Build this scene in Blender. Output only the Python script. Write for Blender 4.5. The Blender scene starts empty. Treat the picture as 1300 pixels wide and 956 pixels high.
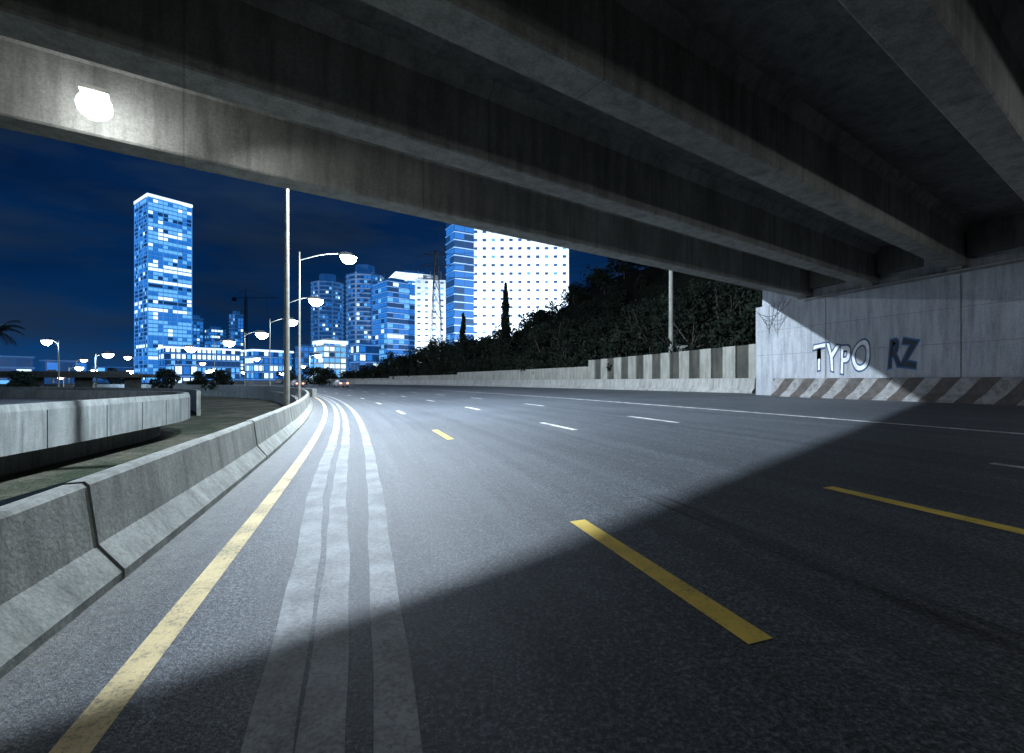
import bpy, math, random
import numpy as np
from mathutils import Vector, Matrix
random.seed(7); rng=np.random.default_rng(7)
scene=bpy.context.scene
F=600.0; CX=650.0; HY=484.0; CAMH=1.5
PHI=math.atan(0.31); R=280.0; S0=5.0; SE=0.035
COL=scene.collection

# ---------------------------------------------------------------- helpers
def heading(s): return PHI+max(0,s-S0)/R
def P(s,d,z=0.0,abs_z=False):
    c,sn=math.cos(PHI),math.sin(PHI)
    if s<=S0: x,y=-sn*s,c*s; th=PHI
    else:
        th=heading(s)
        x=-sn*S0-R*(c-math.cos(th)); y=c*S0+R*(math.sin(th)-sn)
    x+=d*math.cos(th); y+=d*math.sin(th)
    return (x,y,z if abs_z else SE*max(-3,min(d,23))+z)

class MB:
    def __init__(s): s.v=[];s.f=[];s.m=[];s.uv={}
    def face(s,pts,m=0,uv=None):
        b=len(s.v); s.v+= [tuple(p) for p in pts]; s.f.append(tuple(range(b,b+len(pts)))); s.m.append(m)
        if uv: s.uv[len(s.f)-1]=uv
    def hexa(s,p,m=0):
        b=len(s.v); s.v+=[tuple(q) for q in p]
        for f in ((0,3,2,1),(4,5,6,7),(0,1,5,4),(1,2,6,5),(2,3,7,6),(3,0,4,7)):
            s.f.append(tuple(b+i for i in f)); s.m.append(m)
    def box(s,o,ax,ay,lx,ly,z0,z1,m=0):
        o=Vector(o[:2]);ax=Vector(ax[:2]);ay=Vector(ay[:2])
        c=[o,o+ax*lx,o+ax*lx+ay*ly,o+ay*ly]
        s.hexa([(q.x,q.y,z0) for q in c]+[(q.x,q.y,z1) for q in c],m)
    def cbox(s,c,sz,m=0,rz=0):
        ax=Vector((math.cos(rz),math.sin(rz)));ay=Vector((-math.sin(rz),math.cos(rz)))
        o=Vector(c[:2])-ax*sz[0]/2-ay*sz[1]/2
        s.box(o,ax,ay,sz[0],sz[1],c[2]-sz[2]/2,c[2]+sz[2]/2,m)
    def tube(s,a,b,r0,r1,m=0,n=8):
        a=Vector(a);b=Vector(b);d=(b-a)
        if d.length<1e-6: return
        d.normalize(); u=d.orthogonal().normalized(); w=d.cross(u)
        k=len(s.v)
        for (c,r) in ((a,r0),(b,r1)):
            for i in range(n):
                t=2*math.pi*i/n; s.v.append(tuple(c+u*math.cos(t)*r+w*math.sin(t)*r))
        for i in range(n):
            j=(i+1)%n; s.f.append((k+i,k+j,k+n+j,k+n+i)); s.m.append(m)
        s.f.append(tuple(k+i for i in range(n))[::-1]); s.m.append(m)
        s.f.append(tuple(k+n+i for i in range(n))); s.m.append(m)
    def sweep(s,rings,m=0,close=True,cap=True):
        k=len(s.v); n=len(rings[0])
        for r in rings: s.v+=[tuple(q) for q in r]
        for i in range(len(rings)-1):
            for j in range(n if close else n-1):
                j2=(j+1)%n
                s.f.append((k+i*n+j,k+i*n+j2,k+(i+1)*n+j2,k+(i+1)*n+j)); s.m.append(m)
        if cap and close:
            s.f.append(tuple(k+j for j in range(n))[::-1]); s.m.append(m)
            e=k+(len(rings)-1)*n; s.f.append(tuple(e+j for j in range(n))); s.m.append(m)
    def obj(s,name,mats,parent=None,origin=None,smooth=False,recalc=False):
        v=s.v
        if origin is not None:
            o=origin; v=[(a-o[0],b-o[1],c-o[2]) for a,b,c in v]
        me=bpy.data.meshes.new(name); me.from_pydata(v,[],s.f)
        for mt in (mats if isinstance(mats,(list,tuple)) else [mats]): me.materials.append(mt)
        me.polygons.foreach_set('material_index',s.m)
        if s.uv:
            ul=me.uv_layers.new(name='UVMap')
            for pi,uvs in s.uv.items():
                for li,uv in zip(me.polygons[pi].loop_indices,uvs): ul.data[li].uv=uv
        if smooth: me.polygons.foreach_set('use_smooth',[True]*len(s.f))
        if recalc:
            import bmesh
            bm=bmesh.new(); bm.from_mesh(me); bmesh.ops.recalc_face_normals(bm,faces=bm.faces); bm.to_mesh(me); bm.free()
        me.update()
        ob=bpy.data.objects.new(name,me); COL.objects.link(ob)
        if origin is not None: ob.location=origin
        if parent:
            ob.parent=parent; ob.matrix_parent_inverse=Matrix.Translation(parent.location).inverted()
        return ob
def empty(name,loc=(0,0,0)):
    e=bpy.data.objects.new(name,None); e.location=loc; e.empty_display_size=.5; COL.objects.link(e); return e

# ---------------------------------------------------------------- materials
def newmat(name):
    m=bpy.data.materials.new(name); m.use_nodes=True; nt=m.node_tree
    return m,nt,nt.nodes['Principled BSDF']
def node(nt,t,**k):
    n=nt.nodes.new(t)
    for a,b in k.items():
        if a in n.inputs.keys(): n.inputs[a].default_value=b
        else: setattr(n,a,b)
    return n
def ramp(nt,src,stops):
    r=nt.nodes.new('ShaderNodeValToRGB'); nt.links.new(src,r.inputs[0])
    e=r.color_ramp.elements
    while len(e)<len(stops): e.new(.5)
    for i,(p,c) in enumerate(stops):
        e[i].position=p; e[i].color=(c,c,c,1) if not isinstance(c,tuple) else (*c,1)
    return r.outputs[0]
def mix(nt,a,b,f,mode='MIX'):
    n=nt.nodes.new('ShaderNodeMix'); n.data_type='RGBA'; n.blend_type=mode
    for s,i in ((f,0),(a,6),(b,7)):
        if isinstance(s,(int,float)): n.inputs[i].default_value=s
        elif isinstance(s,tuple): n.inputs[i].default_value=(*s,1)
        else: nt.links.new(s,n.inputs[i])
    return n.outputs[2]
def coords(nt,kind='Object',scale=(1,1,1),rot=(0,0,0)):
    tc=nt.nodes.new('ShaderNodeTexCoord'); mp=nt.nodes.new('ShaderNodeMapping')
    mp.inputs['Scale'].default_value=scale; mp.inputs['Rotation'].default_value=rot
    nt.links.new(tc.outputs[kind],mp.inputs[0]); return mp.outputs[0]
def noise(nt,vec,scale,detail=4,rough=.6):
    n=node(nt,'ShaderNodeTexNoise',Scale=scale,Detail=float(min(detail,4)),Roughness=rough); nt.links.new(vec,n.inputs[0]); return n.outputs[0]
def bump(nt,b,h,strength=.3,dist=.02):
    n=node(nt,'ShaderNodeBump',Strength=strength,Distance=dist); nt.links.new(h,n.inputs['Height']); nt.links.new(n.outputs[0],b.inputs['Normal'])
def plain(name,c,rough=.7,metal=0):
    m,nt,b=newmat(name); b.inputs['Roughness'].default_value=rough; b.inputs['Metallic'].default_value=metal
    v=coords(nt); n=noise(nt,v,3.0,3)
    c2=tuple(x*.65 for x in c)
    nt.links.new(mix(nt,c,c2,ramp(nt,n,[(.4,0.),(.7,1.)])),b.inputs['Base Color'])
    return m
def emis(name,c,st,sample=False,base=(.02,.03,.05)):
    m,nt,b=newmat(name); b.inputs['Base Color'].default_value=(*base,1); b.inputs['Roughness'].default_value=.25
    b.inputs['Emission Color'].default_value=(*c,1); b.inputs['Emission Strength'].default_value=st
    if not sample: m.cycles.emission_sampling='NONE'
    return m
def concrete(name,c1,c2,scale=1.0,streak=True,joints=None,bumps=.25,spec=.3):
    m,nt,b=newmat(name); v=coords(nt)
    a=ramp(nt,noise(nt,v,.7*scale,4,.7),[(.3,0.),(.72,1.)])
    col=mix(nt,c1,c2,a)
    if streak:
        vs=coords(nt,scale=(2.2,2.2,.25)); st=ramp(nt,noise(nt,vs,1.6,4,.7),[(.42,0.),(.75,.75)])
        col=mix(nt,col,tuple(x*.4 for x in c2),st)
    fine=noise(nt,v,26,4,.7)
    g=ramp(nt,fine,[(.3,.70),(.7,1.14)])
    col=mix(nt,col,g,1.0,'MULTIPLY')
    vo=node(nt,'ShaderNodeTexVoronoi',Scale=9.0); nt.links.new(v,vo.inputs[0])
    pit=ramp(nt,vo.outputs['Distance'],[(.03,.45),(.09,1.)])
    col=mix(nt,col,pit,.6,'MULTIPLY')
    if joints:
        sep=nt.nodes.new('ShaderNodeSeparateXYZ'); tc=nt.nodes.new('ShaderNodeTexCoord'); nt.links.new(tc.outputs['Object'],sep.inputs[0])
        for ax,per,w in joints:
            d=node(nt,'ShaderNodeMath',operation='DIVIDE'); nt.links.new(sep.outputs[ax],d.inputs[0]); d.inputs[1].default_value=per
            fr=node(nt,'ShaderNodeMath',operation='FRACT'); nt.links.new(d.outputs[0],fr.inputs[0])
            lt=node(nt,'ShaderNodeMath',operation='LESS_THAN'); nt.links.new(fr.outputs[0],lt.inputs[0]); lt.inputs[1].default_value=w/per
            mu=node(nt,'ShaderNodeMath',operation='MULTIPLY'); nt.links.new(lt.outputs[0],mu.inputs[0]); mu.inputs[1].default_value=.4
            col=mix(nt,col,tuple(x*.35 for x in c2),mu.outputs[0])
            fl=node(nt,'ShaderNodeMath',operation='FLOOR'); nt.links.new(d.outputs[0],fl.inputs[0])
            wn=nt.nodes.new('ShaderNodeTexWhiteNoise'); wn.noise_dimensions='1D'; nt.links.new(fl.outputs[0],wn.inputs['W'])
            col=mix(nt,col,ramp(nt,wn.outputs[0],[(0,.86),(1,1.06)]),.8,'MULTIPLY')
    nt.links.new(col,b.inputs['Base Color']); b.inputs['Roughness'].default_value=.85; b.inputs['Specular IOR Level'].default_value=spec
    bump(nt,b,fine,bumps,.01)
    return m

def asphalt(shoulder=True):
    m,nt,b=newmat('asphalt'); v=coords(nt)
    big=ramp(nt,noise(nt,v,.22,4,.6),[(.35,0.),(.7,1.)])
    col=mix(nt,(.064,.074,.087),(.090,.101,.117),big)
    uv=coords(nt,'UV',scale=(1.5,.05,1)); st=ramp(nt,noise(nt,uv,1.6,4,.6),[(.35,.64),(.65,1.16)])
    col=mix(nt,col,st,.8,'MULTIPLY')
    fine=noise(nt,v,42,3,.85)
    g=ramp(nt,fine,[(.34,.18),(.5,.8),(.66,2.5)]); col=mix(nt,col,g,.95,'MULTIPLY')
    mid=noise(nt,v,9,4,.85); col=mix(nt,col,ramp(nt,mid,[(.3,.7),(.7,1.35)]),.8,'MULTIPLY')
    sp=ramp(nt,mid,[(.69,0.),(.72,.8)]); sp2=ramp(nt,big,[(.4,0.),(.6,1.)])
    col=mix(nt,col,(.32,.32,.32),mix(nt,sp,sp2,1.0,'MULTIPLY'))
    if shoulder:
        tc=nt.nodes.new('ShaderNodeTexCoord'); se=nt.nodes.new('ShaderNodeSeparateXYZ'); nt.links.new(tc.outputs['UV'],se.inputs[0])
        mr=nt.nodes.new('ShaderNodeMapRange'); nt.links.new(se.outputs[0],mr.inputs[0]); mr.inputs[1].default_value=-1.2; mr.inputs[2].default_value=-1.85
        f=mix(nt,mr.outputs[0],ramp(nt,mid,[(.35,.2),(.65,1.)]),1.0,'MULTIPLY')
        col=mix(nt,col,(.17,.17,.15),f)
    nt.links.new(col,b.inputs['Base Color'])
    b.inputs['Roughness'].default_value=.66; b.inputs['Specular IOR Level'].default_value=.32
    bump(nt,b,fine,.9,.008)
    return m
def paint(name,c,wear=.5,under=(.07,.07,.075)):
    m,nt,b=newmat(name); v=coords(nt)
    n1=noise(nt,v,38,4,.75); n2=noise(nt,v,2.2,4,.6)
    w=mix(nt,n1,n2,.35); f=ramp(nt,w,[(.62-wear*.3,0.),(.74-wear*.2,1.)])
    dirt=mix(nt,c,tuple(x*.68 for x in c),ramp(nt,n2,[(.35,0.),(.7,1.)]))
    nt.links.new(mix(nt,dirt,under,f),b.inputs['Base Color']); b.inputs['Roughness'].default_value=.72; b.inputs['Specular IOR Level'].default_value=.28
    bump(nt,b,n1,.4,.006)
    return m

M_as=asphalt()
M_conc=concrete('girder_concrete',(.36,.36,.325),(.22,.22,.195),joints=[('X',4.8,.03)])
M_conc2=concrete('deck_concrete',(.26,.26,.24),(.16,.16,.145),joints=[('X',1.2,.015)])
M_bar=concrete('barrier_concrete',(.46,.475,.44),(.27,.285,.26),scale=2.0,bumps=.5)
M_par=concrete('parapet_concrete',(.25,.27,.26),(.15,.165,.16),scale=1.2,bumps=.5)
M_lbar=concrete('light_barrier',(.46,.46,.44),(.32,.32,.30))
M_wall=concrete('abutment_paint',(.49,.52,.56),(.36,.385,.42),scale=.6,streak=True)
M_ret=concrete('retaining_concrete',(.42,.42,.38),(.27,.27,.24))
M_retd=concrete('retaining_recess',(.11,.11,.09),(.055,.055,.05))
M_yel=paint('yellow_road_paint',(.95,.68,.13),.25)
M_yel2=paint('yellow_edge_paint',(.86,.69,.36),.42)
M_wht=paint('white_road_paint',(.74,.75,.75),.5)
M_gry=paint('worn_grey_paint',(.40,.42,.44),.64,(.14,.14,.145))
M_metal=plain('galvanised_steel',(.36,.36,.31),.5,.3)
M_dark=plain('dark_steel',(.05,.055,.06),.5,.5)
M_lamp=emis('lamp_glass',(.90,.95,1),40)
M_lampb=emis('lamp_glass_blue',(.65,.82,1),30)
M_warm=emis('lamp_glass_warm',(1,.72,.42),14)

# ---------------------------------------------------------------- world
w=bpy.data.worlds.new('World'); scene.world=w; w.use_nodes=True; nt=w.node_tree
bg=nt.nodes['Background']
tc=nt.nodes.new('ShaderNodeTexCoord'); sp=nt.nodes.new('ShaderNodeSeparateXYZ'); nt.links.new(tc.outputs['Generated'],sp.inputs[0])
base=ramp(nt,sp.outputs[2],[(0.,(.002,.052,.190)),(.10,(.0015,.030,.118)),(.3,(.0015,.015,.062)),(.8,(.001,.008,.034))])
mp=nt.nodes.new('ShaderNodeMapping'); mp.inputs['Scale'].default_value=(1.0,1.0,4.2); mp.inputs['Location'].default_value=(1.3,.4,.2); nt.links.new(tc.outputs['Generated'],mp.inputs[0])
cl=ramp(nt,noise(nt,mp.outputs[0],3.0,4,.58),[(.42,0.),(.64,1.)])
sk=mix(nt,base,(.014,.031,.062),cl)
dk_=ramp(nt,noise(nt,mp.outputs[0],1.7,3,.5),[(.35,.62),(.6,1.12)])
sk=mix(nt,base,sk,.75); sk=mix(nt,sk,dk_,.9,'MULTIPLY')
nt.links.new(sk,bg.inputs[0]); bg.inputs[1].default_value=1.0
ml=bpy.data.lights.new('moonlight','SUN'); ml.energy=.06; ml.angle=math.radians(.5); ml.color=(.6,.78,1)  # weak blue sun added as fill on the building faces
mo=bpy.data.objects.new('moonlight',ml); mo.rotation_euler=(math.radians(50),0,math.radians(-20)); COL.objects.link(mo)

# ---------------------------------------------------------------- ground
def soil(name,c1,c2):
    m,nt,b=newmat(name); v=coords(nt)
    c=mix(nt,c1,c2,ramp(nt,noise(nt,v,.25,4,.7),[(.4,0.),(.6,1.)]))
    c=mix(nt,c,ramp(nt,noise(nt,v,6,4,.8),[(.3,.5),(.7,1.4)]),1.,'MULTIPLY')
    nt.links.new(c,b.inputs['Base Color']); b.inputs['Roughness'].default_value=.95; b.inputs['Specular IOR Level'].default_value=.1
    bump(nt,b,noise(nt,v,3,4,.8),.8,.15); return m
M_gr=soil('dirt_and_grass',(.03,.04,.025),(.095,.09,.07))
M_hill=soil('hill_scrub',(.010,.014,.009),(.022,.024,.016))
g=MB(); g.face([(-3000,-600,-1.7),(3000,-600,-1.7),(3000,4000,-1.7),(-3000,4000,-1.7)]); g.obj('ground',M_gr)

# ---------------------------------------------------------------- road
def ribbon(mb,s0,s1,d0,d1,z,ds=.5,m=0):
    n=max(1,int(round((s1-s0)/ds))); 
    for i in range(n):
        a=s0+(s1-s0)*i/n; c=s0+(s1-s0)*(i+1)/n
        f0=d0(a) if callable(d0) else d0; f1=d1(a) if callable(d1) else d1
        g0=d0(c) if callable(d0) else d0; g1=d1(c) if callable(d1) else d1
        mb.face([P(a,f0,z),P(a,f1,z),P(c,g1,z),P(c,g0,z)],m,[(f0,a),(f1,a),(g1,c),(g0,c)])
road=MB(); ribbon(road,-40,420,-2.9,23,0,1.0)
road.obj('highway_road',M_as)
emb=MB()
emb.sweep([[P(s,-2.9,-.004),P(s,-2.9,-1.68,True)] for s in range(-40,421,2)],close=False)
emb.obj('road_retaining_wall',M_bar)
mk=MB(); ribbon(mk,-12,300,-1.255,-1.085,.004); mk.obj('yellow_edge_line',M_yel2)
mk=MB()
def w1(s): return .008*math.sin(s*1.7)+.006*math.sin(s*4.3+1)
def c1(s): t=max(0,min(1,(s-1)/8)); return -.36-.32*t*t*(3-2*t)+w1(s)
def c2(s): t=max(0,min(1,(s-1)/8)); return -.155-.22*t*t*(3-2*t)+w1(s+.3)
def c3(s): return .125+w1(s+2)*.7
for cc,hw in ((c1,.10),(c2,.096),(c3,.095)):
    ribbon(mk,-12,160,lambda s,cc=cc,hw=hw:cc(s)-hw,lambda s,cc=cc,hw=hw:cc(s)+hw,.005,.25)
mk.obj('worn_lane_stripes',M_gry)
mk=MB(); mw=MB()
for k in range(-2,22):
    for d,lim in ((2.07,1),(5.45,0)):
        ribbon(mk if k<=lim else mw,2.07+9.4*k,4.42+9.4*k,d-.085,d+.085,.004)
    ribbon(mw,2.0+9.4*k,4.5+9.4*k,8.62,8.77,.004)
mk.obj('yellow_lane_dashes',M_yel)
ribbon(mw,-12,300,12.52,12.68,.004)
mw.obj('white_lane_markings',M_wht)
M_skid,nt,b=newmat('tyre_rubber'); v=coords(nt,'UV',scale=(10,.5,1))
b.inputs['Base Color'].default_value=(.03,.03,.033,1); b.inputs['Roughness'].default_value=.8
tr=nt.nodes.new('ShaderNodeBsdfTransparent'); ms=nt.nodes.new('ShaderNodeMixShader')
nt.links.new(ramp(nt,noise(nt,v,1.4,4,.7),[(.42,.0),(.75,.6)]),ms.inputs[0]); nt.links.new(tr.outputs[0],ms.inputs[1]); nt.links.new(b.outputs[0],ms.inputs[2])
nt.links.new(ms.outputs[0],nt.nodes['Material Output'].inputs[0])
mk=MB(); ribbon(mk,1.2,5.0,3.15,3.42,.003)
mk.obj('tyre_skid_mark',M_skid)

# ---------------------------------------------------------------- barriers
prof=[(-1.82,0),(-1.82,.08),(-1.99,.30),(-2.05,.77),(-2.08,.80),(-2.20,.80),(-2.23,.77),(-2.30,.30),(-2.46,.08),(-2.46,0)]
bar=MB(); s=4.48-3*6
while s<230:
    n=3 if s<60 else 1; j=random.uniform(-.012,.012); jz=random.uniform(-.008,.008)
    bar.sweep([[P(s+.008+(2.984)*i/n,d+j,z-.01+jz) for d,z in prof] for i in range(n+1)])
    s+=3
bar.obj('concrete_barrier',M_bar,recalc=True)
profr=[(22.2,0),(22.2,.08),(22.4,.30),(22.46,.9),(22.64,.9),(22.8,0)]
br=MB(); s=21.1
while s<230:
    br.sweep([[P(s+.012+2.976*i,d,z-.003) for d,z in profr] for i in range(2)]); s+=3
br.obj('concrete_barrier',M_lbar,recalc=True)
M_str,nt,b=newmat('striped_paint'); tcn=nt.nodes.new('ShaderNodeTexCoord'); sp=nt.nodes.new('ShaderNodeSeparateXYZ'); nt.links.new(tcn.outputs['Object'],sp.inputs[0])
ad=node(nt,'ShaderNodeMath',operation='MULTIPLY_ADD'); nt.links.new(sp.outputs[2],ad.inputs[0]); ad.inputs[1].default_value=.75; nt.links.new(sp.outputs[0],ad.inputs[2])
dv=node(nt,'ShaderNodeMath',operation='DIVIDE'); nt.links.new(ad.outputs[0],dv.inputs[0]); dv.inputs[1].default_value=1.15
fr=node(nt,'ShaderNodeMath',operation='FRACT'); nt.links.new(dv.outputs[0],fr.inputs[0])
st=ramp(nt,fr.outputs[0],[(.49,0.),(.51,1.)]); v=coords(nt)
c=mix(nt,(.065,.052,.045),(.30,.30,.30),st)
c=mix(nt,c,(.10,.095,.09),ramp(nt,noise(nt,v,3,4,.8),[(.42,0.),(.68,.95)]))
nt.links.new(c,b.inputs['Base Color']); b.inputs['Roughness'].default_value=.8
u=Vector((-math.sin(PHI),math.cos(PHI),0)); n_=Vector((math.cos(PHI),math.sin(PHI),0))
def rd_obj(mb,name,mat,parent=None,x=None,y=None,loc=(0,0,0)):
    ob=mb.obj(name,mat,recalc=True); X=x or u; Y=y or -n_
    ob.matrix_world=Matrix(((X.x,Y.x,0,loc[0]),(X.y,Y.y,0,loc[1]),(0,0,1,loc[2]),(0,0,0,1)))
    if parent: ob.parent=parent
    return ob
sb=MB()
sb.sweep([[(s,-d,z+SE*d) for d,z in [(20.2,-.01),(20.2,.1),(20.36,.34),(20.42,.92),(20.7,.92),(20.7,-.01)]] for s in (-25,19.6)])
rd_obj(sb,'striped_barrier',M_str)

# ---------------------------------------------------------------- overpass
ov=empty('highway_overpass',(0,0,0))
vv=Vector((.8205,.5717,0)); mm=Vector((-.5717,.8205,0))
SOF=5.7; DECK=7.15
def rend(e,d): return (d+.303*e)/.953
A=[11.3-3.02*k for k in range(8)]
for i,e in enumerate(A):
    g=MB()
    pf=[(0,0.03),(-.03,0),(-.57,0),(-.60,.03),(-.60,1.18),(-.80,DECK-SOF-.005),(.20,DECK-SOF-.005),(0,1.18)]
    L0=-34; L1=rend(e,21.1)
    g.sweep([[(r,q,z+SOF) for q,z in pf] for r in (L0,L1)])
    for px in (L1-.55,):
        g.hexa([(px,-.5,SOF-.1),(px+.4,-.5,SOF-.1),(px+.4,-.1,SOF-.1),(px,-.1,SOF-.1),(px,-.5,SOF-.004),(px+.4,-.5,SOF-.004),(px+.4,-.1,SOF-.004),(px,-.1,SOF-.004)])
    rd_obj(g,'girder_%d'%(i+1),M_conc,ov,x=vv,y=mm,loc=tuple(mm*e))
# deck; its unseen outer edge is flared to shape the lamp's shadow line
dk=MB()
def eo(r): return 13.0+.083*r
q4=[(-36,-11.5),(30,-11.5),(30,eo(30)),(-36,eo(-36))]
dk.hexa([(a,b_,DECK) for a,b_ in q4]+[(a,b_,DECK+.35) for a,b_ in q4])
q4=[(-36,eo(-36)-.32),(30,eo(30)-.32),(30,eo(30)-.02),(-36,eo(-36)-.02)]
dk.hexa([(a,b_,DECK+.352) for a,b_ in q4]+[(a,b_,DECK+1.2) for a,b_ in q4])
rd_obj(dk,'deck_slab',M_conc2,ov,x=vv,y=mm)
dg=MB()
for e in A[:-1]:
    r=rend(e,17.0)+4.0
    dg.box((r-.3,e-3.02+.05),(1,0),(0,1),.3,2.32,SOF+.35,DECK-.01)
rd_obj(dg,'end_diaphragms',M_conc2,ov,x=vv,y=mm)
ab=MB()
ab.box((-26,-22.4),(1,0),(0,1),26+21.1,22.4-20.74,.3,5.58)
ab.box((-26,-22.4),(1,0),(0,1),26+21.1,22.4-21.2,5.58,DECK-.003)
rd_obj(ab,'abutment_wall',M_wall,ov)
ab=MB()
for k in range(-4,4): ab.box((5.3*k+1.0,-20.745),(1,0),(0,1),.03,.02,1.6,5.4)
for z in (2.9,4.2): ab.box((-26,-20.743),(1,0),(0,1),47,.012,z,z+.015)
ab.box((-26,-20.80),(1,0),(0,1),44,.09,5.44,5.53)
rd_obj(ab,'wall_joints_and_pipe',plain('joint_grey',(.18,.18,.175)),ov)
pr=MB()
for e in (9,4,-1,-6,-10):
    c=vv*-27+mm*e
    pr.tube((c.x,c.y,-1.7),(c.x,c.y,SOF-1),.7,.7,n=20)
c0=vv*-28+mm*-11; pr.box((c0.x,c0.y),vv,mm,2,23,SOF-1,SOF-.02)
pr.obj('pier',M_conc,ov)

# graffiti
def graffiti(name,txt,s0,s1,z0,z1,mfill,mout,shear=0.0,off0=.045,off1=0.0):
    par=empty(name,tuple(n_*20.7+u*s0+Vector((0,0,z0))))
    for nm,off,dep,mt in (('outline',off0,.005,mout),('fill',off1,.009,mfill)):
        cu=bpy.data.curves.new(nm,'FONT'); cu.body=txt; cu.size=1; cu.offset=off; cu.shear=shear; cu.space_character=1.08
        t=bpy.data.objects.new('t',cu); COL.objects.link(t); bpy.context.view_layer.update()
        me=bpy.data.meshes.new_from_object(t.evaluated_get(bpy.context.evaluated_depsgraph_get())); bpy.data.objects.remove(t)
        if nm=='outline':
            xs=[q.co.x for q in me.vertices]; ys=[q.co.y for q in me.vertices]; bb=(min(xs),max(xs),min(ys),max(ys))
        sx=abs(s1-s0)/(bb[1]-bb[0]); sy=(z1-z0)/(bb[3]-bb[2])
        for q in me.vertices:
            x=(q.co.x-bb[0])*sx; y=(q.co.y-bb[2])*sy
            y+=.11*math.sin(x*2.9); x+=.035*math.sin(y*4.2+1)
            p=n_*(20.738-dep)+u*(s0-x)+Vector((0,0,z0+y)); q.co=p
        me.materials.clear(); me.materials.append(mt)
        o=bpy.data.objects.new(nm,me); COL.objects.link(o); o.parent=par; o.matrix_parent_inverse=Matrix.Translation(par.location).inverted()
M_gb=plain('graffiti_blue',(.035,.08,.17)); M_gw=plain('graffiti_white',(.78,.80,.83)); M_gb2=plain('graffiti_dark_blue',(.006,.016,.04)); M_gb3=plain('graffiti_mid_blue',(.025,.12,.30))
graffiti('wall_graffiti','TYPO',17.6,14.8,1.85,3.3,M_gw,M_gb,.08,.055,.008)
graffiti('wall_graffiti','RZ',14.2,12.9,1.95,3.2,M_gb2,M_gb3,.2,.07,.03)

cb=MB()
for k in range(5):
    a=Vector(P(19.5-.2*k,20.6,5.3-.2*k,True)); bq=Vector(P(17.5+.3*k,20.6,5.6,True)); pv=None
    for i in range(13):
        t=i/12; q=a.lerp(bq,t); q.z-= (1.0+.2*k)*4*t*(1-t)*.55
        if pv: cb.tube(pv,q,.014,.014,n=5)
        pv=q
cb.obj('hanging_cables',M_dark)

# ---------------------------------------------------------------- retaining wall + hill
rw=MB()
def rtop(s): return 3.70-.012*(s-26) if s<39 else (2.95 if s<70 else (2.6 if s<100 else 2.2))
s=21.1; k=0
while s<39:
    lw=.95; top=rtop(s)
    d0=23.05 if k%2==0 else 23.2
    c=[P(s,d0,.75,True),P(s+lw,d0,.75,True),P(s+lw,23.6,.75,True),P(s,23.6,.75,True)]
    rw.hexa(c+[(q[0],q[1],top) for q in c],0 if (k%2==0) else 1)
    s+=lw; k+=1
while s<170:
    top=rtop(s); c=[P(s,23.1,.75,True),P(s+2.98,23.1,.75,True),P(s+2.98,23.6,.75,True),P(s,23.6,.75,True)]
    rw.hexa(c+[(q[0],q[1],top) for q in c],0); s+=3
rw.obj('ribbed_retaining_wall',[M_ret,M_retd],recalc=True)
sl=MB(); ribbon(sl,21,240,22.8,23.6,.0,2); sl.obj('verge',M_bar)

def sm(a,b,x): t=max(0,min(1,(x-a)/(b-a))); return t*t*(3-2*t)
def hillz(s,d):
    fade=1-sm(95,150,s)
    base=1.6+5.2*sm(24,34,d)+1.2*sm(34,45,d)
    ridge=15.0*sm(42,60,d)*(1-sm(72,112,s))
    h=(base+ridge)*(1-sm(72,120,d)) + -1.5*sm(72,120,d)
    h= h*fade+ (1.0*(1-sm(60,120,d))-1.5*sm(60,120,d))*(1-fade)
    return h+.5*math.sin(s*.31+d*.2)*math.sin(d*.37)
hb=MB(); Ss=[-40+4*i for i in range(70)]; Ds=[23.55,24.5,26,28,30,32,34,37,41,46,52,58,64,72,82,95,110,125]
idx={}
for i,s in enumerate(Ss):
    for j,d in enumerate(Ds):
        idx[i,j]=len(hb.v); z=hillz(s,d) if j>0 else min(hillz(s,d),rtop(s)-.25)
        if s<21: z=max(z,6.6*(1-sm(60,120,d)))
        hb.v.append(P(s,d,z,True))
for i in range(len(Ss)-1):
    for j in range(len(Ds)-1):
        hb.f.append((idx[i,j],idx[i,j+1],idx[i+1,j+1],idx[i+1,j])); hb.m.append(0)
hb.obj('hill',M_hill,smooth=True)

def foliage_mat(name,c1,c2):
    m,nt,b=newmat(name); v=coords(nt)
    c=mix(nt,c1,c2,ramp(nt,noise(nt,v,.8,3,.7),[(.35,0.),(.65,1.)]))
    nt.links.new(c,b.inputs['Base Color']); b.inputs['Roughness'].default_value=.85; b.inputs['Specular IOR Level'].default_value=.1
    return m
M_fol=foliage_mat('foliage',(.009,.015,.011),(.022,.030,.021)); M_bark=plain('bark',(.06,.05,.04))
def leaves(cs,rs,n,size):
    k=rng.integers(0,len(cs),n); dirs=rng.normal(size=(n,3)); dirs/=np.linalg.norm(dirs,axis=1)[:,None]
    rad=rng.uniform(.35,1.05,n)**.6
    c=cs[k]+dirs*rs[k]*rad[:,None]
    a=rng.normal(size=(n,3)); a/=np.linalg.norm(a,axis=1)[:,None]
    b=np.cross(a,rng.normal(size=(n,3))); b/=np.linalg.norm(b,axis=1)[:,None]
    sz=rng.uniform(.5,1.3,n)[:,None]*size
    a=a*sz; b=b*sz*.6
    return np.stack([c-a,c-b*.8,c+a,c+b*.8],1).reshape(-1,3)
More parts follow.
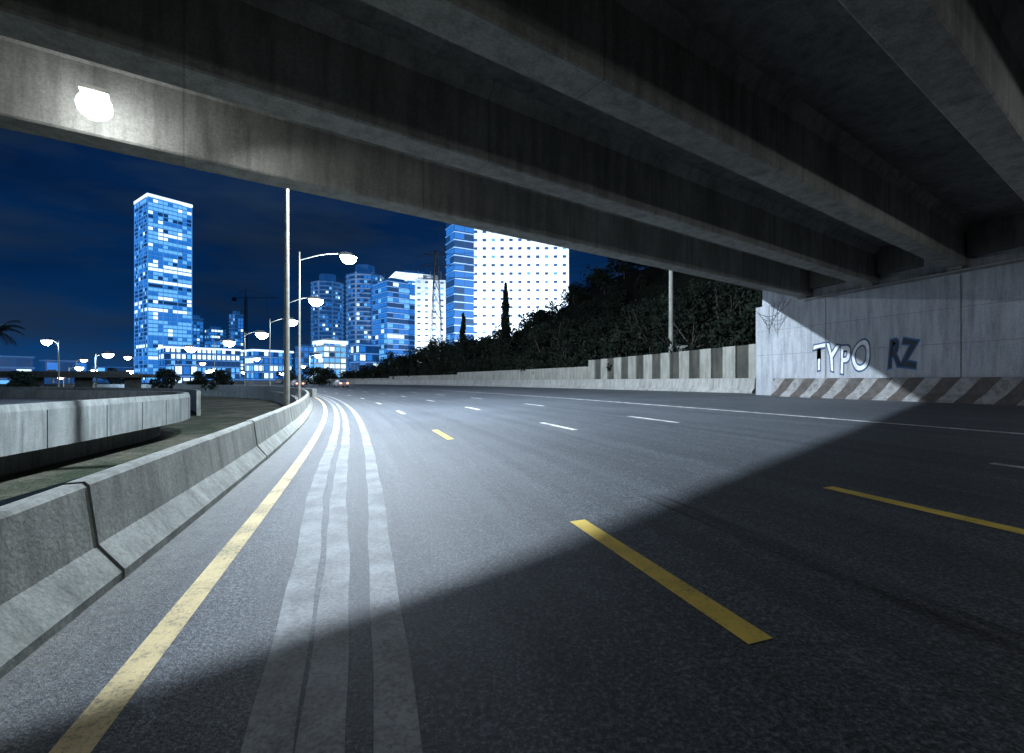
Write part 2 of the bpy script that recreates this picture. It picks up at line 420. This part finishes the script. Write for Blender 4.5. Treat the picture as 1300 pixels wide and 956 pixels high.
def tree_parts(x,y,z,h,r,clumps=9,kind='round'):
    cs=[];rs=[];br=[]
    th=h*.45
    for i in range(clumps):
        a=random.uniform(0,6.28); q=random.uniform(.1,.75)*r
        if kind=='cypress':
            t=(i+.5)/clumps; zz=z+h*(.08+.88*t); rr=r*(1.05-t)**.6*(.8+.3*random.random())
            cs.append((x+random.uniform(-.15,.15)*r,y+random.uniform(-.15,.15)*r,zz)); rs.append((rr,rr,h/clumps*.9))
        else:
            zz=z+h*random.uniform(.3,.88)
            cs.append((x+q*math.cos(a),y+q*math.sin(a),zz)); rr=r*random.uniform(.3,.52); rs.append((rr,rr,rr*.75)); br.append(cs[-1])
    return cs,rs,br,th
def make_trees(name,specs,nleaf,size,mat=None,kind='round'):
    mb=MB(); C=[];Rr=[]
    for (x,y,z,h,r) in specs:
        cs,rs,br,th=tree_parts(x,y,z,h,r,kind=kind,clumps=9 if kind=='round' else 10)
        C+=cs;Rr+=rs
        mb.tube((x,y,z-.5),(x,y,z+(th if kind=='round' else h*.7)),.05*h*.6,.03*h*.6,1,7)
        for q in br[:6]: mb.tube((x,y,z+th*.8),q,.02*h*.6,.006*h,1,5)
    lv=leaves(np.array(C),np.array(Rr),nleaf,size); k=len(mb.v); mb.v+=[tuple(q) for q in lv.tolist()]
    nf=len(lv)//4; mb.f+=[(k+4*i,k+4*i+1,k+4*i+2,k+4*i+3) for i in range(nf)]; mb.m+=[0]*nf
    return mb.obj(name,[mat or M_fol,M_bark])
sp_=[]
for s in np.arange(20,150,2.3):
    for d0 in (25.0,27.5,31,35):
        if random.random()<.08: continue
        ss=s+random.uniform(-1,1); d=d0+random.uniform(-1,1); z=hillz(ss,d)
        fd=1-.4*sm(105,150,ss)
        h=random.uniform(3.2,5.8)*fd*(.72 if d0<26 else 1.0); sp_.append((*P(ss,d,0,True)[:2],z-.4,h,h*random.uniform(.42,.6)))
make_trees('hillside_trees',sp_,105000,.22)
sp_=[]
for s in np.arange(22,125,3.6):
    for d0 in (41,47,53,58,62):
        ss=s+random.uniform(-2,2); d=d0+random.uniform(-2,2); z=hillz(ss,d)
        h=random.uniform(2.6,5.2); sp_.append((*P(ss,d,0,True)[:2],z-.5,h,h*random.uniform(.55,.8)))
make_trees('ridge_trees',sp_,60000,.34)
make_trees('cypress_tree',[(-1.2,85,7.2,12,1.15)],5000,.22,kind='cypress')
make_trees('cypress_tree',[(-9.5,92,7.0,7.8,.9)],2500,.22,kind='cypress')

# ---------------------------------------------------------------- left side: ramp with parapet
ctrl=[(-8,-16),(-12.8,2),(-15.2,14),(-17.2,22),(-18.8,27.2),(-21.6,31.2),(-27,34.5),(-38,38),(-60,44),(-110,56),(-220,80)]
def cr(ctrl,n=10):
    out=[]
    for i in range(1,len(ctrl)-2):
        p0,p1,p2,p3=[Vector(q) for q in ctrl[i-1:i+3]]
        for k in range(n):
            t=k/n; out.append(.5*((2*p1)+(-p0+p2)*t+(2*p0-5*p1+4*p2-p3)*t*t+(-p0+3*p1-3*p2+p3)*t**3))
    out.append(Vector(ctrl[-2])); return out
pl=cr(ctrl)
def sweep2(mb,pl,prof,m=0,close=True):
    rings=[]
    for i,p in enumerate(pl):
        t=(pl[min(i+1,len(pl)-1)]-pl[max(i-1,0)]).normalized(); r=Vector((t.y,-t.x))
        rings.append([(p.x+r.x*o,p.y+r.y*o,z) for o,z in prof])
    mb.sweep(rings,m,close)
rp=MB()
sweep2(rp,pl,[(0,-.75),(0,.55),(-.06,.78),(-.28,.78),(-.34,.2),(-.34,-.75)])
sweep2(rp,pl,[(-1.5,-1.72),(-1.5,-.76),(-2.0,-.76),(-2.0,-1.72)])
rampo=empty('curved_ramp'); rp.obj('parapet',M_par,rampo,recalc=True)
rp=MB(); dz=.12
rp.face([(q.x-.02,q.y,dz) for q in pl]+[(-220,-16,dz)]); rp.face([(q.x-.02,q.y,-.74) for q in pl]+[(-220,-16,-.74)])
rp.obj('ramp_deck',asphalt(False),rampo)
# parapet joints
pj=MB()
for i in range(4,36,4):
    q=pl[i]; t=(pl[i+1]-pl[i-1]).normalized(); r=Vector((t.y,-t.x)); o=q-t*.02
    pj.box(o+r*.0,t,r,.035,.012,-.74,.54)
pj.obj('parapet_joints',M_dark,rampo)
cn=MB(); sweep2(cn,pl[:34],[(1.2,-1.694),(5.2,-1.694)],close=False)
M_wat,nt,b=newmat('canal_water'); b.inputs['Base Color'].default_value=(.008,.012,.016,1); b.inputs['Roughness'].default_value=.12
v=coords(nt); bump(nt,b,noise(nt,v,3,3),.3,.05); cn.obj('canal_water',M_wat)
lg=MB(); sweep2(lg,pl[:34],[(5.2,-1.72),(5.2,-1.35),(5.6,-1.35),(5.6,-1.72)]); lg.obj('canal_kerb',M_par,recalc=True)
spb=[]
for i in range(60):
    q=pl[random.randint(8,30)]; off=random.uniform(6.2,9.5); t=(pl[9]-pl[8]).normalized(); spb.append((q.x+t.y*off,q.y-t.x*off+random.uniform(-2,2),-1.75,random.uniform(.2,.5),random.uniform(.3,.7)))
make_trees('bank_scrub',spb,5000,.07,mat=foliage_mat('dry_scrub',(.03,.04,.02),(.08,.08,.045)))
pl2=cr([(-16,40),(-19,46),(-27,58),(-38,76),(-60,98),(-100,118),(-200,150),(-300,170)])
fw=MB(); sweep2(fw,pl2,[(0,-1.7),(0,.75),(-.4,.75),(-.4,-1.7)]); fw.obj('flood_wall',M_bar,recalc=True)
pl3=cr([(-25,30),(-29,44),(-44,60),(-75,74),(-130,84),(-260,100),(-400,120)])
fw=MB(); sweep2(fw,pl3,[(0,-1.7),(0,.6),(-.3,.6),(-.3,-1.7)]); fw.obj('flood_wall',M_bar,recalc=True)

# ---------------------------------------------------------------- street lamps
def street_lamp(x,y,z,h,ax,ay,arm=2.2,power=0,mat=None,r=.10,hs=1.0,col=(.76,.88,1),size=.12,gs=1.0):
    par=empty('street_lamp',(x,y,z)); mb=MB()
    mb.tube((x,y,z),(x,y,z+h*.5),r,r*.8,n=12); mb.tube((x,y,z+h*.5),(x,y,z+h),r*.8,r*.5,n=12)
    mb.tube((x,y,z),(x,y,z+.9),r*1.5,r*1.4,n=12)
    l=math.hypot(ax,ay); ax/=l; ay/=l; pv=Vector((x,y,z+h-.7))
    for i in range(1,7):
        t=i/6; q=Vector((x+ax*arm*t,y+ay*arm*t,z+h-.7+.9*math.sin(t*1.57)))
        mb.tube(pv,q,r*.4,r*.35,n=7); pv=q
    mb.obj('pole',M_metal,par)
    hd=MB(); c=pv+Vector((ax*.35,ay*.35,.0))
    def q(a,b_,zz,k=1.0): return (c.x+(ax*a-ay*b_)*hs*k, c.y+(ay*a+ax*b_)*hs*k, c.z+zz*hs*k)
    hd.hexa([q(-.45,-.1,-.07),q(.45,-.18,-.07),q(.45,.18,-.07),q(-.45,.1,-.07),q(-.35,-.06,.12),q(.3,-.1,.14),q(.3,.1,.14),q(-.35,.06,.12)])
    hd.obj('lamp_head',M_dark,par)
    gl=MB(); rings=[]
    for i in range(5):
        t=i/4*math.pi/2; rings.append([q(.08+.28*math.cos(t)*math.cos(k*math.pi/6),.22*math.cos(t)*math.sin(k*math.pi/6),-.075-.26*math.sin(t),gs) for k in range(12)])
    gl.sweep(rings); gl.obj('lamp_glass',mat or M_lamp,par)
    if power:
        L=bpy.data.lights.new('lamp_light','POINT'); L.energy=power; L.color=col; L.shadow_soft_size=size
        o=bpy.data.objects.new('lamp_light',L); o.location=(c.x,c.y,c.z-.34*hs*gs-size); COL.objects.link(o)
        o.parent=par; o.matrix_parent_inverse=Matrix.Translation(par.location).inverted()
    return par
def road_lamp(s,d,h,arm,power,**k):
    x,y,z=P(s,d); th=heading(s); street_lamp(x,y,-1.0,h+1.0,math.cos(th),math.sin(th),arm,power,**k)
road_lamp(22,-2.66,12.78,2.4,34000,r=.13)
road_lamp(43,-2.66,12.2,3.3,8000,r=.11,hs=1.3,gs=1.9)
road_lamp(66,-2.66,12,2.6,4500,hs=1.6,gs=2)
road_lamp(90,-2.66,12,2.6,3500,hs=2.0,gs=1.9)
road_lamp(117,-2.66,12,2.6,3500,hs=2.4,gs=1.9)
for s,h in ((146,2.8),(178,3.2)): road_lamp(s,-2.66,12,2.6,0,hs=h,gs=1.8)
BL=(.45,.68,1)
for x,y,h,ax,pw in [(-70,73,9.5,-1,4500),(-97,110,9.5,1,9000),(-88,100,9,1,0),(-150,225,12,1,0),(-120,150,11,-1,0),(-175,190,12,1,0),(-250,260,12,1,0),
                 (-60,140,11,1,6000),(-95,180,12,-1,0),(-135,300,13,1,0),(-290,330,13,1,0),(-45,190,12,1,0),(-60,230,12,1,0),(-215,240,9,1,0),(-130,200,8,1,0),(-165,260,9,-1,0),(-105,210,7,1,0),(-260,300,9,1,0),(-190,330,10,1,0),
                 (-140,170,7,1,0),(-160,165,6,-1,0),(-120,128,7,1,0),(-134,135,6,1,0),(-230,215,8,1,0),(-170,175,5,1,0),(-185,185,6,1,0),(-150,150,5,-1,0),(-205,200,7,1,0),(-112,118,5,1,0)]:
    street_lamp(x,y,-1.7 if y>60 else .1,h,ax,.2,1.8,pw,mat=random.choice([M_lampb,M_lamp,M_warm,M_warm]) if not pw else M_lampb,hs=1.2+y/120,r=.1+.0004*y,col=BL,gs=1.5)

# luminaires under the bridge: the visible floodlight, then two added fill lamps
def luminaire(name,bp,power,rad,mount,off,col=(.95,.98,1)):
    par=empty(name,bp); fl=MB()
    fl.cbox((bp.x,bp.y,bp.z+rad*.85+.03),(.36,.26,.07),0,math.atan2(vv.y,vv.x)); fl.tube(bp+Vector((0,0,rad*.8+.05)),bp+mount,.025,.025)
    fl.obj('housing',M_metal,par); fl=MB(); rings=[]
    for i in range(9):
        t=-math.pi/2+math.pi*i/8
        rings.append([(bp.x+rad*math.cos(t)*math.cos(k*math.pi/8),bp.y+rad*math.cos(t)*math.sin(k*math.pi/8),bp.z+rad*.9*math.sin(t)) for k in range(16)])
    fl.sweep(rings); fl.obj('lamp_glass',M_lamp,par,smooth=True)
    L=bpy.data.lights.new('lamp_light','POINT'); L.energy=power; L.color=col; L.shadow_soft_size=.1
    o=bpy.data.objects.new('lamp_light',L); o.location=bp+off; COL.objects.link(o); o.parent=par; o.matrix_parent_inverse=Matrix.Translation(par.location).inverted()
t_=7.55
bp=Vector((-.883*t_,t_,1.5+.582*t_))
luminaire('girder_floodlight',bp,16,.23,mm*.45+Vector((0,0,.4)),vv*.42+Vector((0,0,-.2)))
# the floodlight's side beam grazing along the girder
L=bpy.data.lights.new('side_beam','SPOT'); L.energy=420; L.spot_size=math.radians(34); L.spot_blend=1.0; L.shadow_soft_size=.06; L.color=(.95,.98,1)
o=bpy.data.objects.new('side_beam',L); dr=(vv*1.0+mm*.16+Vector((0,0,-.03))).normalized(); o.rotation_euler=dr.to_track_quat('-Z','Y').to_euler(); o.location=bp+vv*.3+Vector((0,0,-.08)); COL.objects.link(o)
lp=bpy.data.objects['girder_floodlight']; o.parent=lp; o.matrix_parent_inverse=Matrix.Translation(lp.location).inverted()
luminaire('girder_floodlight',vv*1.0+mm*-6.2+Vector((0,0,5.35)),150,.15,Vector((0,0,.4)),Vector((0,0,-.3)),(.97,.98,.92))  # added fill lamp behind the camera, brightens girders and road
luminaire('girder_floodlight',vv*15+mm*-3.2+Vector((0,0,5.35)),290,.15,Vector((0,0,.4)),Vector((0,0,-.3)),(.88,.95,1))  # second added fill lamp, out of view, brightens the abutment wall

pp=MB(); x,y,_=P(30.2,24.6); pp.tube((x,y,1.2),(x,y,12),.2,.15,n=12); pp.cbox((x+.9,y,3.9),(.7,.5,.9)); pp.obj('utility_pole',M_ret)

# ---------------------------------------------------------------- city
W_dark=emis('window_dark',(.01,.08,.28),.5); W_blue=emis('window_blue',(.02,.20,.72),.95); W_mid=emis('window_midblue',(.14,.48,1.0),1.15); W_wht=emis('window_white',(.62,.86,1.0),1.7)
WM=[W_dark,W_blue,W_mid,W_wht]
B_glass=emis('facade_glass',(.01,.09,.34),.5,base=(.03,.06,.11)); B_slab=emis('facade_slab',(.08,.32,.9),.7,base=(.3,.35,.42)); B_slabd=emis('facade_slab_dark',(.03,.15,.44),.5,base=(.2,.24,.3)); B_glow=emis('facade_lightbox',(.7,.88,1),1.5,base=(.7,.7,.7))  # glass and slabs glow by themselves, standing in for light on the facades
B_white=emis('white_cladding',(.6,.8,1),.12,base=(.78,.8,.83))  # cladding has a faint glow of its own in place of floodlight
def building(name,x0,x1,ytop,Y,f=.3,fh=3.8,bay=3.2,wts=(.3,.35,.2,.15),body=None,slab=None,slab_t=.5,win_h=.68,win_w=.8,top_glow=0,pier=0,roof=True,base=-1.7,mats=None,rowcoh=.5,aspect=1.0,wl=None):
    xc=(x0+x1)/2; az=math.atan((xc-CX)/F); W=(x1-x0)/F*Y*math.cos(az)
    al=math.atan(f/(1-f)*1.0/aspect) if f>0 else 0.0
    a=W/(math.cos(al)+aspect*math.sin(al)); bl=a*aspect
    g=Vector((math.sin(az),math.cos(az))); r=Vector((math.cos(az),-math.sin(az)))
    ad=r*math.cos(al)+g*math.sin(al); bd=-r*math.sin(al)+g*math.cos(al)
    K=g*(Y/math.cos(az))+r*(-W/2+bl*math.sin(al)); top=(HY-ytop)/F*Y+CAMH
    mb=MB(); o=(K.x,K.y,base)
    mb.box(K,ad,bd,a,bl,base,top,0)
    H=top-base; nf=max(1,int(H/fh)); fh=H/nf
    faces=[(K,ad,a,-bd),(K,bd,bl,-ad),(K+ad*a,bd,bl,ad),(K+bd*bl,ad,a,bd)]
    for fi,(o0,dr,ln,nm) in enumerate(faces):
        nb=max(1,int(ln/bay)); bw=ln/nb; off=nm*.12
        W_=wl if (wl and fi==1) else wts
        for j in range(nf):
            rw_=random.choices(range(4),W_)[0]
            for i in range(nb):
                k=rw_ if random.random()<rowcoh else random.choices(range(4),W_)[0]
                u0=(i+.5-win_w/2)*bw; u1=(i+.5+win_w/2)*bw; z0=base+(j+.5-win_h/2)*fh+.1; z1=base+(j+.5+win_h/2)*fh+.1
                p0=o0+dr*u0+off; p1=o0+dr*u1+off
                mb.face([(p0.x,p0.y,z0),(p1.x,p1.y,z0),(p1.x,p1.y,z1),(p0.x,p0.y,z1)],1+k)
    if slab:
        for j in range(nf+1):
            z=base+j*fh; e=.45; oo=K-ad*e-bd*e
            mb.box(oo,ad,bd,a+2*e,bl+2*e,z-slab_t/2,z+slab_t/2,5)
    if pier:
        for (o0,dr,ln,nm) in faces[:3]:
            nb=max(1,int(ln/pier))
            for i in range(nb+1):
                c=o0+dr*(ln*i/nb)-dr*.3+nm*.05; mb.box(c,dr,nm,.6,.5,base,top,5)
    if top_glow:
        for (o0,dr,ln,nm) in faces:
            c=o0+nm*.6-dr*.6; mb.box(c,dr,nm,ln+1.2,.25,top-top_glow,top,6)
    if roof:
        mb.box(K+ad*a*.25+bd*bl*.25,ad,bd,a*.5,bl*.5,top,top+min(4,H*.06),0)
        for t in (.1,.5,.85): 
            c=K+ad*a*t+bd*bl*.4; mb.tube((c.x,c.y,top),(c.x,c.y,top+min(9,H*.1)),.15,.08,0,5)
    mb.obj(name,[body or B_glass]+(mats or WM)+[slab or B_slab,B_glow],origin=o)
building('glass_skyscraper',170,245,249,500,f=.24,fh=4.2,bay=4.4,wts=(.10,.34,.38,.18),wl=(.5,.38,.10,.02),slab=B_slab,slab_t=.8,top_glow=3,pier=13,rowcoh=.55,win_w=.94,win_h=.72)
MD=[emis('office_window_dark',(.03,.12,.35),.5),emis('office_window_blue',(.05,.2,.6),.6),W_mid,W_mid]
building('white_office_tower',598,722,225,250,f=.0,fh=4.3,bay=4.6,wts=(.55,.35,.08,.02),body=B_white,win_h=.3,win_w=.4,mats=MD,aspect=.8,rowcoh=.2)
building('glass_office_tower',566,602,215,238,f=.3,fh=3.9,bay=4,wts=(.40,.48,.10,.02),slab=B_slab,slab_t=.35,win_w=.95)
building('glass_office_block',472,528,357,330,f=.35,fh=3.6,bay=4,wts=(.25,.52,.18,.05),slab=B_slab,slab_t=.4,win_w=.95)
building('white_office_block',527,566,355,320,f=.0,fh=4.0,bay=4.4,wts=(.3,.5,.15,.05),body=B_white,win_h=.3,win_w=.42,mats=MD,aspect=.8)
building('office_building',490,556,346,380,f=.2,fh=3.6,bay=3,wts=(.1,.2,.3,.4),slab=B_slab,top_glow=6)
building('apartment_building',398,440,432,300,f=.3,fh=3.6,bay=3,wts=(.05,.15,.3,.5),body=B_white,slab=B_white,top_glow=2)
building('office_building',445,482,438,240,f=.3,fh=3.6,bay=3,wts=(.4,.4,.15,.05),slab=B_slab)
building('apartment_tower',240,258,404,560,f=.3,wts=(.4,.4,.15,.05),slab=B_slabd)
building('apartment_tower',260,287,418,600,f=.3,wts=(.5,.35,.1,.05),slab=B_slabd)
building('apartment_tower',291,309,399,520,f=.4,wts=(.4,.4,.15,.05),slab=B_slabd)
building('shopping_mall',200,308,441,330,f=.1,fh=4,bay=3,wts=(.35,.35,.22,.08),slab=B_slab,top_glow=1.2,aspect=.5,roof=False,win_w=.7)
building('station_building',310,372,444,260,f=.2,fh=4,bay=2.5,wts=(.3,.35,.25,.1),slab=B_slab,top_glow=1.0,aspect=.5,roof=False)
building('lit_pavilion',214,252,463,230,f=.2,fh=5,bay=3,wts=(.0,.05,.25,.7),slab=B_slab,aspect=.6,roof=False)
building('warehouse_building',-40,44,452,170,f=.1,fh=4,bay=4,wts=(.5,.2,.15,.15),aspect=.4,roof=False,slab=B_slabd)
building('warehouse_building',52,112,458,200,f=.1,fh=4,bay=4,wts=(.5,.25,.15,.1),aspect=.4,roof=False,slab=B_slabd)
building('warehouse_building',118,168,466,300,f=.1,fh=4,bay=4,wts=(.4,.3,.15,.15),aspect=.5,roof=False,slab=B_slabd)
building('apartment_building',375,398,440,340,f=.2,wts=(.4,.4,.15,.05),slab=B_slabd)
building('apartment_tower',-60,-10,330,420,f=.2,wts=(.5,.35,.1,.05),slab=B_slabd)
def round_tower(name,x0,x1,ytop,Y,fh=3.4):
    xc=(x0+x1)/2; X=(xc-CX)/F*Y; r=(x1-x0)/F*Y/2; top=(HY-ytop)/F*Y+CAMH; base=-1.7; N=28; mb=MB()
    mb.tube((X,Y,base),(X,Y,top),r*.86,r*.86,0,N); nf=int((top-base)/fh)
    for j in range(nf+1):
        z=base+j*fh; rr=r
        mb.tube((X,Y,z-.4),(X,Y,z+.4),rr,rr,5,N)
        for i in range(N):
            if random.random()<.85 and j<nf:
                k=random.choices(range(4),(.60,.22,.11,.07))[0]
                a0=2*math.pi*(i+.12)/N; a1=2*math.pi*(i+.88)/N; q=r*.875
                mb.face([(X+q*math.cos(a0),Y+q*math.sin(a0),z+.9),(X+q*math.cos(a1),Y+q*math.sin(a1),z+.9),(X+q*math.cos(a1),Y+q*math.sin(a1),z+fh-.7),(X+q*math.cos(a0),Y+q*math.sin(a0),z+fh-.7)],1+k)
    for i in range(0,N,4):
        a=2*math.pi*i/N; c=Vector((X+r*.93*math.cos(a),Y+r*.93*math.sin(a),0)); mb.tube((c.x,c.y,base),(c.x,c.y,top),.7,.7,5,6)
    mb.tube((X,Y,top),(X,Y,top+7),r*.5,r*.5,0,16)
    mb.obj(name,[B_glass]+WM+[B_slabd,B_glow],origin=(X,Y,base))
round_tower('round_apartment_tower',440,487,350,360)
round_tower('round_apartment_tower',396,436,360,400)
def flood(x,y,z,tx,ty,tz,pw,ang=70):
    par=empty('facade_floodlight',(x,y,z)); mb=MB(); mb.tube((x,y,-1.7),(x,y,z-.3),.12,.1); mb.cbox((x,y,z),(1.2,.5,.8)); mb.obj('floodlight_body',M_dark,par)
    L=bpy.data.lights.new('flood_light','SPOT'); L.energy=pw; L.spot_size=math.radians(ang); L.spot_blend=.5; L.color=(.72,.86,1); L.shadow_soft_size=.6
    o=bpy.data.objects.new('flood_light',L); d=Vector((tx-x,ty-y,tz-z)).normalized(); o.rotation_euler=d.to_track_quat('-Z','Y').to_euler()
    o.location=Vector((x,y,z))+d*1.0; COL.objects.link(o); o.parent=par; o.matrix_parent_inverse=Matrix.Translation(par.location).inverted()
flood(6,190,6,5,250,45,950000,100)
flood(-45,270,8,-55,320,45,420000,80)
cm=MB(); cx_,cy_=-276,490; zt=88
for a in (-1,1):
    for b_ in (-1,1): cm.tube((cx_+a,cy_+b_,-1.7),(cx_+a,cy_+b_,zt),.25,.25,n=4)
for k in range(22):
    z=-1.7+k*4; cm.tube((cx_-1,cy_-1,z),(cx_+1,cy_-1,z+4),.18,.18,n=4); cm.tube((cx_+1,cy_-1,z),(cx_-1,cy_-1,z+4),.18,.18,n=4)
cm.tube((cx_-14,cy_,zt),(cx_+34,cy_,zt),.45,.35,n=4); cm.tube((cx_,cy_,zt),(cx_,cy_,zt+9),.5,.2,n=4)
cm.tube((cx_,cy_,zt+9),(cx_+30,cy_,zt+.5),.15,.15,n=4); cm.tube((cx_,cy_,zt+9),(cx_-13,cy_,zt+.5),.15,.15,n=4); cm.cbox((cx_-12,cy_,zt-2),(4,2,3)); cm.tube((cx_+22,cy_,zt),(cx_+22,cy_,zt-24),.12,.12,n=4)
cm.obj('tower_crane',M_dark)

lo=MB(); lo.cbox((-102,96,2.6),(56,9,.7)); lo.cbox((-102,91.4,3.1),(56,.3,.7),0)
for k in range(6): lo.cbox((-127+k*10,96,.3),(1.0,3,4),0)
lo.obj('road_bridge',M_retd)
tr=[]
for x,y,h,r in [(-62,100,6,3),(-70,96,5.5,3),(-48,120,7,3.4),(-54,128,7,3.6),(-78,118,6,3),(-86,84,5,3),(-98,82,5,3),(-44,150,8,4),(-62,160,7,4),(-72,150,7,3.6),(-110,130,7,4)]:
    tr.append((x,y,-1.7,h,r))
for i,t in enumerate(tr): make_trees('roadside_tree',[t],1500,.3)
def palm(x,y,z,h):
    mb=MB(); pv=Vector((x,y,z)); 
    for i in range(1,9):
        q=Vector((x+.12*i*i/10,y,z+h*i/8)); mb.tube(pv,q,.24-.01*i,.23-.01*i,1,9); pv=q
    for k in range(26):
        a=random.uniform(0,6.28); el=random.uniform(-.3,1.2); L=random.uniform(2.2,3.2); p=pv.copy(); dirv=Vector((math.cos(a)*math.cos(el),math.sin(a)*math.cos(el),math.sin(el)))
        side=Vector((-math.sin(a),math.cos(a),0))
        for i in range(9):
            q=p+dirv*L/9; dirv=(dirv+Vector((0,0,-.2))).normalized()
            mb.tube(p,q,.03,.025,0,4); w=.75*math.sin((i+1)/10*math.pi)+.1
            for sg in (-1,1):
                for c in (0,.5):
                    m0=p.lerp(q,c); m1=p.lerp(q,c+.28); tip=m0+side*sg*w+dirv*.25+Vector((0,0,-.25)); mb.face([m0,m1,tip],0)
            p=q
    mb.obj('palm_tree',[M_fol,M_bark])
palm(-68.4,62,-1.7,9.6)

py=MB(); bx,by,bz=-24,150,3; H=40
def leg(i,t): 
    w=3.2*(1-t)+.5*t; a=math.pi/4+i*math.pi/2; return Vector((bx+w*math.cos(a),by+w*math.sin(a),bz+H*t))
N=9
for i in range(4):
    for k in range(N):
        py.tube(leg(i,k/N),leg(i,(k+1)/N),.12,.12,n=4); py.tube(leg(i,k/N),leg((i+1)%4,(k+1)/N),.07,.07,n=4); py.tube(leg((i+1)%4,k/N),leg(i,(k+1)/N),.07,.07,n=4)
for zz,l in ((.78,6),(.88,5),(.97,4)):
    for sg in (-1,1):
        py.tube((bx,by,bz+H*zz+1),(bx+sg*l,by,bz+H*zz),.1,.07,n=4); py.tube((bx,by,bz+H*zz-.6),(bx+sg*l,by,bz+H*zz),.1,.07,n=4)
py.obj('power_pylon',M_dark)
wi=MB()
for zz,l in ((.78,6),(.88,5),(.97,4)):
    for sg in (-1,1):
        a=Vector((bx+sg*l,by,bz+H*zz)); b2=a+Vector((120,-40,14)); b3=a+Vector((-170,150,-8))
        for tgt in (b2,b3):
            pv=a
            for i in range(1,15):
                t=i/14; q=a.lerp(tgt,t); q.z-=4*t*(1-t)*6; wi.tube(pv,q,.045,.045,n=3); pv=q
wi.obj('power_lines',M_dark)

def car(s,d):
    x,y,z=P(s,d); th=heading(s); fwd=Vector((-math.sin(th),math.cos(th),0)); rt=Vector((math.cos(th),math.sin(th),0)); par=empty('passenger_car',(x,y,z))
    def L(a,b_,c): return Vector((x,y,z))+fwd*a+rt*b_+Vector((0,0,c))
    mb=MB(); prof=[(-2.1,.35),(-2.15,.7),(-2.0,.95),(-1.7,1.0),(-1.2,1.4),(.3,1.42),(.95,1.0),(1.9,.85),(2.15,.6),(2.15,.35)]
    mb.sweep([[L(a,w_*(.82 if c>1.05 else 1),c) for a,c in prof] for w_ in (-.85,.85)]); mb.obj('body',plain('car_paint',(.3,.3,.32),.3),par,recalc=True)
    mb=MB()
    for a in (-1.3,1.35):
        for sg in (-1,1): mb.tube(L(a,sg*.68,.32),L(a,sg*.88,.32),.32,.32,n=14)
    mb.obj('wheels',plain('tyre',(.02,.02,.02)),par)
    mb=MB(); mb.face([L(-1.72,-.6,1.03),L(-1.72,.6,1.03),L(-1.24,.55,1.36),L(-1.24,-.55,1.36)]); 
    ob=mb.obj('rear_window',W_dark,par); ob.location+= -fwd*.03+Vector((0,0,.02))
    mb=MB()
    for sg in (-1,1): c=L(-2.17,sg*.62,.8); mb.cbox((c.x,c.y,c.z),(.3,.08,.16),0,th)
    mb.obj('tail_lamps',emis('tail_lamp',(1,.25,.1),12),par)
car(92,9.5); car(112,6.5)

# ---------------------------------------------------------------- camera
cam=bpy.data.cameras.new('camera'); co=bpy.data.objects.new('camera',cam); COL.objects.link(co); scene.camera=co
co.location=(0,0,CAMH); co.rotation_euler=(math.radians(90),0,0)
cam.sensor_fit='HORIZONTAL'; cam.sensor_width=36; cam.lens=36*F/1300; cam.shift_y=(HY-478)/1300; cam.clip_start=.05; cam.clip_end=6000
scene.view_settings.view_transform='Standard'; scene.view_settings.look='None'; scene.view_settings.exposure=0
